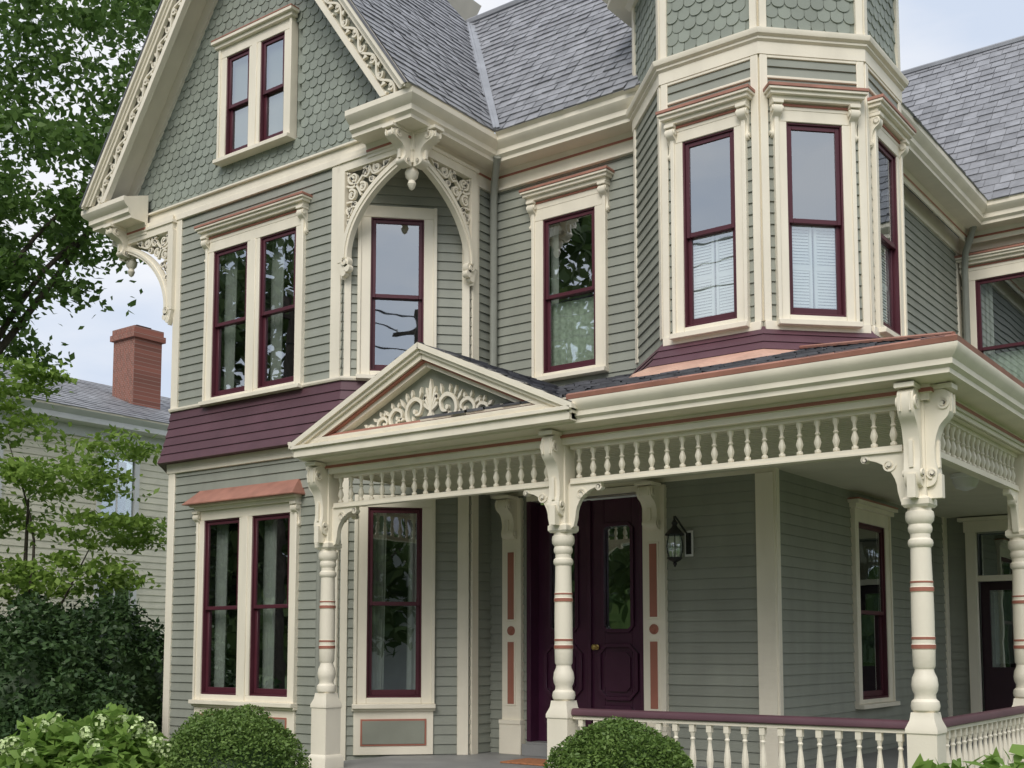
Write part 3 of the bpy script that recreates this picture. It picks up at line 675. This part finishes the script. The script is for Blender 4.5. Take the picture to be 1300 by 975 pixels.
# columns
bandf=lambda z:'terra' if (1.205<z<1.235 or 1.27<z<1.29 or 1.615<z<1.645 or 1.675<z<1.69) else 'cream'
shaft=[(.075,.75),(.096,.77),(.102,.80),(.096,.83),(.076,.85),(.074,.88),(.088,.91),(.093,.95),(.086,1.0),(.068,1.04),(.066,1.06),(.077,1.08),(.080,1.2),(.085,1.205),(.085,1.235),(.080,1.24),(.080,1.27),(.083,1.272),(.083,1.29),(.079,1.292),(.080,1.45),(.078,1.61),(.084,1.615),(.084,1.645),(.078,1.65),(.078,1.675),(.081,1.677),(.081,1.69),(.076,1.692),(.073,1.80),(.071,1.93),(.085,1.945),(.089,1.965),(.085,1.985),(.070,2.0),(.070,2.03),(.083,2.05),(.085,2.075),(.077,2.10),(.097,2.125),(.101,2.16),(.097,2.19),(.083,2.20),(.083,2.22)]
def arch_br(g,s,w=.34):
    P=[(0,2.645),(s*w,2.645),(s*(w-.01),2.60)]+[(s*(w-.02-(w-.09)*math.sin(t)),2.60-.25*(1-math.cos(t))) for t in [math.pi/2*i/8 for i in range(1,9)]]+[(s*.05,2.27),(0,2.24)]
    g.ext(P,'y',-.025,.025,'cream'); g.spiral(s*.13,2.55,.05,1.4,0,.014,-.034,.034,'cream',d=s)
    g.spiral(s*(w-.03),2.60,.03,1.2,0,.014,-.03,.03,'cream',d=-s)
def column(x,y,dirs,arches):
    M=Matrix.Translation((x,y,0)); g=G()
    g.sq(0,0,[(.13,0),(.13,.10),(.115,.13),(.105,.14),(.105,.60),(.113,.61),(.113,.64),(.088,.70),(.08,.755)],'cream')
    g.lathe(0,0,shaft,'cream',18,bandf)
    g.sq(0,0,[(.083,2.22),(.098,2.24),(.098,2.28),(.075,2.30),(.075,2.99)],'cream')
    for r in dirs:
        g.M=Matrix.Rotation(rad(r),4,'Z')@Matrix.Translation((0,-.075,0)); g.console(0,.115,3.06,.70,.185,'cream')
        g.box(-.03,.03,-.10,.0,2.28,2.45,'cream')
    for r,s in arches:
        g.M=Matrix.Rotation(rad(r),4,'Z')@Matrix.Translation((s*.075,0,0)); arch_br(g,s)
    mk('column',g,porch,M,label='cream turned porch column with terracotta rings')
cols=[(-8.67,8.5,(0,-90),((0,1),(90,1))),(-5.75,8.5,(0,),((0,1),(0,-1))),(-2.64,8.5,(0,90),((0,-1),(90,1))),(-2.64,11.4,(90,),((90,1),(90,-1))),(-2.64,14.3,(90,),((90,1),(90,-1)))]
for c_ in cols: column(*c_)
def frieze(F,L):
    g=G(); g.box(0,L,-.035,.035,2.655,2.69,'cream'); g.box(0,L,-.045,.045,2.64,2.656,'cream'); g.box(0,L,-.035,.035,2.95,2.984,'cream')
    n=int(round(L/.145)); st=L/n
    for i in range(n):
        x=st*(i+.5); g.lathe(x,0,[(.018,2.69),(.026,2.70),(.026,2.715),(.013,2.725),(.022,2.75),(.030,2.775),(.024,2.80),(.013,2.83),(.024,2.845),(.013,2.86),(.015,2.90),(.026,2.92),(.026,2.95)],'cream',8)
    mk('spindle_frieze',g,porch,F)
frieze(FM(-8.57,8.5,0),2.72); frieze(FM(-5.65,8.5,0),2.91)
frieze(FM(-2.64,8.6,90),2.7); frieze(FM(-2.64,11.5,90),2.7)
def railing(F,L):
    g=G(); 
    g.ext(cat([(-.045,.63),(.045,.63),(.05,.66),(.03,.69),(-.03,.69),(-.05,.66)],3,True),'x',0,L,'plum')
    g.box(0,L,-.03,.03,.60,.629,'cream'); g.box(0,L,-.035,.035,.08,.12,'cream')
    n=int(round(L/.15)); st=L/n
    for i in range(n):
        x=st*(i+.5); g.sq(x,0,[(.022,.12),(.022,.19)],'cream'); g.sq(x,0,[(.022,.54),(.022,.60)],'cream')
        g.lathe(x,0,[(.014,.19),(.024,.21),(.016,.23),(.026,.28),(.030,.32),(.024,.38),(.016,.44),(.014,.47),(.022,.485),(.014,.50),(.022,.54)],'cream',8)
    mk('railing',g,porch,F)
railing(FM(-5.64,8.5,0),2.89); railing(FM(-2.64,8.61,90),2.68); railing(FM(-2.64,11.51,90),2.68)
g=G(); g.lathe(-3.4,12.5,[(.02,2.84),(.10,2.87),(.13,2.93),(.13,2.97),(.15,2.98),(.15,3.015)],'frame_white',16); mk('ceiling_lamp',g,porch)
g=G(); g.box(-7.55,-6.75,9.95,10.45,.001,.018,'mat_fibre'); o=mk('door_mat',g,bevel=.004); o['label']='brown coir door mat on the grey porch floor'; o['category']='mat'
# ================================================================= NEIGHBOUR
def plain_win(nb,F,h):
    g=G(); a,b,c,d=h; g.box(a-.13,a,-.05,.05,c-.1,d+.13,'frame_white'); g.box(b,b+.13,-.05,.05,c-.1,d+.13,'frame_white'); g.box(a,b,-.05,.05,d,d+.13,'frame_white'); g.box(a,b,-.05,.05,c-.1,c,'frame_white'); g.box(a-.2,b+.2,-.1,.0,d+.13,d+.2,'frame_white')
    m_=(a+b)/2; g.box(a,b,-.01,.04,(c+d)/2-.03,(c+d)/2+.03,'frame_white'); g.box(m_-.02,m_+.02,-.0,.03,c,d,'frame_white')
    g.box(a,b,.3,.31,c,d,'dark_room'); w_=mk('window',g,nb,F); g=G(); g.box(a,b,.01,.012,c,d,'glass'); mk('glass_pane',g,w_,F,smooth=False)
nb=empty('neighbouring_house',(-27,17,GZ),label='cream clapboard house with white trim and brick chimney',cat_='house')
NW=FM(-24,0,90)
hn=[(16.1,17.0,4.2,5.7),(16.1,17.0,1.2,2.7),(18.9,19.8,4.3,5.85),(12.6,13.5,4.3,5.85)]
siding(nb,NW,8,26,GZ,6.3,hn,exp=.16,mat='neigh_siding')
siding(nb,FM(0,8,0),-33,-24,GZ,6.3,[],exp=.16,mat='neigh_siding')
boards(nb,NW,[(8,26,6.1,6.45,.06,'frame_white'),(8,8.15,GZ,6.1,.04,'frame_white')])
for h in hn: plain_win(nb,NW,h)
g=G(); g.sweep([(-33,7.9),(-23.95,7.9),(-23.95,26)],[(0,6.35),(.35,6.38),(.35,6.5),(.45,6.62),(0,6.7)],'frame_white'); mk('eave_cornice',g,nb)
slates(nb,[(-23.5,7.5,6.66),(-23.5,26.4,6.66),(-28.5,26.4,8.6),(-28.5,10,8.6)],exp=.3,w=.35,mat='slate')
slates(nb,[(-33,7.5,6.66),(-23.5,7.5,6.66),(-28.5,10,8.6)],exp=.3,w=.35)
g=G(); X0,X1,Y0,Y1=-26.45,-25.55,18.0,18.85
g.box(X0,X1,Y0,Y1,6.8,9.25,'brick'); g.box(X0-.07,X1+.07,Y0-.07,Y1+.07,9.25,9.4,'brick'); g.box(X0-.03,X1+.03,Y0-.03,Y1+.03,9.4,9.55,'brick'); g.box(X0+.2,X1-.2,Y0+.2,Y1-.2,9.55,9.65,'dark_room'); mk('chimney',g,nb)
# house across the street (mirrored in the panes)
ob=empty('white_house',(21,-13,GZ),label='white gabled clapboard house across the road',cat_='house')
OF=Matrix.Translation((21,-13,0))@Matrix.Rotation(rad(140),4,'Z')
siding(ob,OF,-4.5,4.5,GZ,5.8,[],exp=.2,mat='frame_white')
g=G(); g.ext([(-4.5,5.8),(4.5,5.8),(0,9.3)],'y',0,.2,'frame_white'); g.box(-4.5,4.5,.1,8,GZ,5.79,'frame_white'); mk('wall',g,ob,OF)
g=G(); g.ext([(-5,5.5),(0,9.4),(5,5.5),(5,5.75),(0,9.65),(-5,5.75)],'y',-.4,8.4,'slate'); mk('roof',g,ob,OF)
for h in ((-3,-2,1,2.8),(2,3,1,2.8),(-3,-2,4,5.4),(2,3,4,5.4),(-.5,.5,6.2,7.4)): plain_win(ob,OF@Matrix.Translation((0,-.32,0)),h)
# overhead line across the street
for x in (-24,6):
    g=G(); g.tube([(x,-2.7,GZ-.3),(x,-2.7,10.9)],[.16,.11],'bark',10); g.box(x-.06,x+.06,-3.6,-1.8,10.3,10.42,'bark')
    for yy in (-3.5,-2.2): g.lathe(x,yy,[(.04,10.42),(.05,10.48),(.02,10.55)],'frame_white',8)
    o=mk('utility_pole',g); o['label']='weathered wooden utility pole beside the road'; o['category']='pole'; o['group']='utility poles along the road'
for yy,zz in ((-3.5,10.5),(-2.2,10.5),(-2.6,9.6)):
    g=G(); g.tube([(-24+i*3,yy,zz-.6*(1-((i-5)/5)**2)) for i in range(11)],.022,'black_iron',5); o=mk('overhead_wire',g); o['label']='black overhead wire strung between utility poles'; o['category']='wire'; o['group']='wires between the utility poles'
# ================================================================= VEGETATION
def leafmesh(name,C,size,mat,parent=None,M=None,aspect=.55,up=.0,jit=.3):
    C=np.asarray(C); n=len(C)
    d=np.random.normal(size=(n,3)); d[:,2]*=.7 if up else 1; d/=np.linalg.norm(d,axis=1)[:,None]
    nrm=np.random.normal(size=(n,3)); nrm[:,2]+=up; nrm-= (nrm*d).sum(1)[:,None]*d; nrm/=np.linalg.norm(nrm,axis=1)[:,None]
    sd=np.cross(d,nrm); s=size*np.random.uniform(1-jit,1+jit,n)[:,None]
    V=np.stack([C-d*s*.5,C+sd*s*aspect*.5+nrm*s*.06,C+d*s*.5,C-sd*s*aspect*.5+nrm*s*.06],1).reshape(-1,3)
    if M is None:
        c=V.mean(0); c[2]=V[:,2].min(); M=Matrix.Translation(tuple(c))
    V=V-np.array(M.translation)
    me=bpy.data.meshes.new(name); me.vertices.add(4*n); me.vertices.foreach_set('co',V.ravel()); me.loops.add(4*n); me.loops.foreach_set('vertex_index',np.arange(4*n,dtype=np.int32))
    me.polygons.add(n); me.polygons.foreach_set('loop_start',np.arange(0,4*n,4,dtype=np.int32)); me.update(calc_edges=True); me.validate()
    me.materials.append(MATS[mat]); o=bpy.data.objects.new(name,me); S.collection.objects.link(o); place(o,parent,M); return o
def clumps(blobs,per,nl,cr,flat=.6):
    out=[]
    for (c,r) in blobs:
        c=np.array(c,float); r=np.array(r,float)
        k=int(per*(r[0]*r[1]*r[2])**(2/3))
        for _ in range(k):
            d=np.random.normal(size=3); d/=np.linalg.norm(d); p=c+d*r*(np.random.uniform(.25,1)**.5)
            q=np.random.normal(size=(nl,3))*cr*np.random.uniform(.6,1.3)*.5; q[:,2]*=flat; out.append(p+q)
    return np.concatenate(out)
def tree(name,base,h,blobs,limbs,per,nl,cr,size,mat,label,tr=.22,group=None,flat=.6,up=0):
    t=empty(name,base,label=label,cat_='tree',group=group); b=Vector(base)
    g=G(); x,y,z=base
    g.tube(cat([(x,y,z-.2),(x+.1,y,z+h*.25),(x-.1,y+.1,z+h*.5),(x+.1,y,z+h*.85)],4),[tr*(1-.85*i/12) for i in range(13)],'bark',10)
    for l in limbs:
        pts=cat([tuple(b+Vector(p)) for p in l],4); g.tube(pts,[tr*.36*(1-.85*i/(len(pts)-1)) for i in range(len(pts))],'bark',6)
    mk('trunk',g,t)
    leafmesh('crown',clumps(blobs,per,nl,cr,flat),size,mat,t,up=up)
    return t
bx,by=-17.8,11.1
B1=[((bx-.5,by-.3,9.3),(2.2,2.2,1.4)),((bx-1.8,by-1.0,6.6),(1.7,1.7,1.3)),((bx+.9,by+.8,11.4),(2.2,2.2,1.3)),((bx-.6,by,13.4),(2.4,2.4,1.3)),((bx-.9,by-.5,7.7),(1.5,1.5,.6)),((bx+2.2,by+1.8,12.8),(1.5,1.5,.9)),((bx-2,by-1,11),(2,2,1.6)),((bx-2.8,by-1.5,4.4),(1.5,1.5,1.2)),((bx+1.9,by+1.2,10.0),(1.1,1.1,.5)),((bx-2.4,by-1.3,8.6),(1.5,1.5,1.2)),((bx+.9,by+.6,8.7),(1.0,1.0,.35))]
tree('shade_tree',(bx-1.3,by-1.0,GZ),12,B1,[[(0,0,4),(-1.0,-.6,6),(-1.8,-1,8)],[(0,0,5.5),(.8,.2,8),(2.4,1.7,10.5)],[(0,0,6),(1.4,1.4,9),(3,2.3,12)],[(0,0,2.5),(-1,-.6,4),(-2,-1,5)],[(0,0,6),(-.8,-.6,8.5),(-1.6,-1,10.5)],[(0,0,6),(1.0,.8,8.2),(2.2,1.6,9.3)]],14,80,.60,.165,'leaf_dark','tall shade tree with green leaves and open gaps',flat=.5,up=.6)
bx,by=-16.3,10.2
B2=[((bx,by,3.8),(1.2,1.2,.3)),((bx-1.0,by-.7,4.7),(1.0,1,.32)),((bx+.65,by+.5,3.0),(1.05,1,.28)),((bx-.7,by-.5,5.4),(.85,.85,.3)),((bx-1.2,by-.8,3.3),(1.1,1,.38)),((bx+.3,by,2.3),(1.2,1.1,.28)),((bx-1.1,by-.7,2.2),(1,1,.35)),((bx-2.2,by-1.5,4.0),(1.2,1.2,.9)),((bx-2.0,by-1.4,2.6),(1.2,1.2,.6)),((bx+.5,by+.4,4.3),(.7,.7,.2))]
tree('maple_tree',(bx-.6,by-.2,GZ),4.8,B2,[[(0,0,1.2),(.5,.3,2.3),(1.1,.5,3.4)],[(0,0,1),(-.6,-.3,2.2),(-1.2,-.6,3.4)],[(0,0,2),(.3,0,3.4),(-.2,-.2,5)]],50,52,.38,.13,'leaf_bright','small maple with bright yellow green leaves',tr=.10,flat=.32,up=1.6)
# trees across the street (mirrored in the window panes)
for i,(x,y,s) in enumerate(((-20,-8,1.35),(-28,-5,1.05),(-34,2,1.2),(-38,9,1.2),(-27,-14,1.2),(6,-22,.9),(-6,-26,.85),(12,-11,.74),(-14,-24,.9),(17,-7,.7))):
    B=[((x+a*s,y+b*s,z*s),(r*s,r*s,r*.75*s)) for a,b,z,r in ((0,0,9,3.2),(2,1,6,2.6),(-2,-1,6,2.6),(0,0,12,2.2),(-1.5,1.5,10.5,1.9),(1.5,-1.5,3.8,2.4),(-1.5,1,3.2,2.2))]
    t=tree('street_tree',(x,y,GZ),11*s,B,[[(0,0,3),(1.5,1,5.5),(2,1,7)],[(0,0,4),(-1.5,-1,6),(-2,-1,8)]],6,26,1.1,.5,'leaf_street','leafy street tree standing across the road',tr=.3,group='trees along the street')
# unseen ring of woods, added to cover the sky mirrored in the panes
C=[];vs=[];K=90
for k in range(K):
    a=2*math.pi*k/K; R0=72+5*math.sin(k*1.7); hgt=8+2.5*math.sin(k*.9)+1.5*math.sin(k*2.3)
    vs+=[(R0*math.cos(a),R0*math.sin(a),GZ),(R0*math.cos(a),R0*math.sin(a),hgt)]
    for _ in range(60): C.append((( R0-random.uniform(0,4))*math.cos(a+random.uniform(-.04,.04)),(R0-random.uniform(0,4))*math.sin(a+random.uniform(-.04,.04)),random.uniform(0,hgt+1.5)))
wd=leafmesh('added_woods',C,2.2,'leaf_street'); wd['kind']='stuff'; wd['label']='unseen ring of green woods added for the pane reflections'
g=G(); g.add(vs,[(2*k,2*((k+1)%K),2*((k+1)%K)+1,2*k+1) for k in range(K)],'leaf_street'); mk('woods_screen',g,wd,smooth=False)  # solid wall added behind the leaves to block mirrored sky
def bush(name,c,r,n,size,mat,label,cat_='bush',lump=.12,flowers=0,up=1.0,deep=.86,core=.84):
    e=empty(name,(c[0],c[1],GZ),label=label,cat_=cat_)
    d=np.random.normal(size=(n,3)); d/=np.linalg.norm(d,axis=1)[:,None]; d[:,2]=np.where(d[:,2]<-.5,-d[:,2],d[:,2])
    ph=np.random.uniform(0,6.28,3)
    w=1+lump*(np.sin(d[:,0]*6+ph[0])*np.sin(d[:,1]*6+ph[1])+.5*np.sin(d[:,2]*11+ph[2])*np.sin(d[:,0]*13))
    rr=np.random.uniform(deep,1.02,n)
    C=np.array(c)+d*np.array(r)*(w*rr)[:,None]
    leafmesh('foliage',C,size,mat,e,up=up)
    g=G(); N1=16;N2=10
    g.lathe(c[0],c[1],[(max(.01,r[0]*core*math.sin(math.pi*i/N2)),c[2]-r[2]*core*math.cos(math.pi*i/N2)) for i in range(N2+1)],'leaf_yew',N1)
    mk('shade_core',g,e)  # solid dark core, painted in for the shade inside the bush
    for k in range(flowers):
        g=G()
        d1=Vector((random.gauss(0,1),random.gauss(0,1)-.4,abs(random.gauss(0,1))+.2)).normalized(); p=Vector(c)+Vector((d1.x*r[0],d1.y*r[1],d1.z*r[2]))*1.03
        R0=random.uniform(.045,.07)
        for q in range(38):
            dd=Vector((random.gauss(0,1),random.gauss(0,1),random.gauss(0,1)+.4)).normalized(); a=p+dd*R0; u=dd.orthogonal().normalized(); v=dd.cross(u); s=.018
            g.add([tuple(a+u*s),tuple(a+v*s+dd*.004),tuple(a-u*s),tuple(a-v*s+dd*.004)],[(0,1,2,3)],'flower_pale')
        mk('flower_head',g,e,smooth=False)
    return e
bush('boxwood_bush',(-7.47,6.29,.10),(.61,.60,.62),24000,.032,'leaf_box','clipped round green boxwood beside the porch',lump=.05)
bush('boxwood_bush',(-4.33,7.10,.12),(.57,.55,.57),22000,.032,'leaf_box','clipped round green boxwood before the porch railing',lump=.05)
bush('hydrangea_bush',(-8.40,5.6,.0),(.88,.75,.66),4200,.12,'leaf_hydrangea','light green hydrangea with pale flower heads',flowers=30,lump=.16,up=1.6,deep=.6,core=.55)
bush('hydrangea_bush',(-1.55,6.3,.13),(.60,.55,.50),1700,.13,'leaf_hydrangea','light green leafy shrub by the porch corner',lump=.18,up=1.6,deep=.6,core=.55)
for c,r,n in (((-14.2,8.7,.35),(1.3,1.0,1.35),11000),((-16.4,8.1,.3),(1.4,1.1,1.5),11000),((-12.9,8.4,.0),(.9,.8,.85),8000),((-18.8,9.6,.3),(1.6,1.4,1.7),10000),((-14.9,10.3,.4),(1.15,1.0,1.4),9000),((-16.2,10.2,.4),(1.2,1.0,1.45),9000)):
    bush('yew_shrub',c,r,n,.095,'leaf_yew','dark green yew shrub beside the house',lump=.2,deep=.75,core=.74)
# ================================================================= SETTING
def sheet(name,x0,x1,y0,y1,z,mat):
    g=G(); g.add([(x0,y0,z),(x1,y0,z),(x1,y1,z),(x0,y1,z)],[(0,1,2,3)],mat); o=mk(name,g,smooth=False); o['kind']='structure'; return o
sheet('ground',-300,300,-300,300,GZ,'grass')
sheet('path',-7.9,-6.5,.8,7.35,GZ+.004,'concrete')
g=G(); g.box(-60,60,-1.2,.8,GZ-.1,GZ+.02,'concrete'); o=mk('pavement',g); o['kind']='structure'
sheet('road',-200,200,-9,-2.4,GZ+.004,'asphalt')
g=G(); g.box(-60,60,-2.4,-2.25,GZ-.1,GZ+.12,'concrete'); o=mk('kerb',g); o['kind']='structure'
# ================================================================= WORLD / LIGHT / CAMERA
w=bpy.data.worlds.new('World'); S.world=w; w.use_nodes=True; N=w.node_tree.nodes; L=w.node_tree.links; bg=N['Background']
sky=N.new('ShaderNodeTexSky'); sky.sky_type='NISHITA'; sky.sun_disc=False; sky.sun_elevation=rad(48); sky.sun_rotation=rad(160); sky.dust_density=3
sc=N.new('ShaderNodeVectorMath'); sc.operation='SCALE'; sc.inputs['Scale'].default_value=.09; L.new(sky.outputs[0],sc.inputs[0])
tcn=N.new('ShaderNodeTexCoord'); mp=N.new('ShaderNodeMapping'); mp.inputs['Scale'].default_value=(1,1,2.8); L.new(tcn.outputs['Generated'],mp.inputs[0])
ns=N.new('ShaderNodeTexNoise'); ns.inputs['Scale'].default_value=3.2; ns.inputs['Detail'].default_value=6; L.new(mp.outputs[0],ns.inputs['Vector'])
cr=N.new('ShaderNodeValToRGB'); cr.color_ramp.elements[0].position=.36; cr.color_ramp.elements[0].color=(.57,.64,.76,1); cr.color_ramp.elements[1].position=.62; cr.color_ramp.elements[1].color=(.81,.82,.85,1); L.new(ns.outputs['Fac'],cr.inputs[0])
mx=N.new('ShaderNodeMix'); mx.data_type='RGBA'; mx.inputs[0].default_value=.9; L.new(sc.outputs[0],mx.inputs[6]); L.new(cr.outputs[0],mx.inputs[7]); L.new(mx.outputs[2],bg.inputs[0]); bg.inputs[1].default_value=1.24
ld=bpy.data.lights.new('sun','SUN'); ld.energy=2.0; ld.angle=rad(32); ld.color=(1,.95,.88); lo=bpy.data.objects.new('sun',ld); S.collection.objects.link(lo)
lo.rotation_euler=(rad(48),0,rad(20))
cd=bpy.data.cameras.new('camera'); co=bpy.data.objects.new('camera',cd); S.collection.objects.link(co); S.camera=co
co.location=(0,0,1.21); co.rotation_euler=(rad(95),0,rad(36.6)); cd.sensor_width=36; cd.lens=1483/1300*36; cd.shift_y=(693-487.5)/1300; cd.clip_end=1000
S.view_settings.view_transform='Standard'; S.view_settings.look='None'; S.view_settings.exposure=0
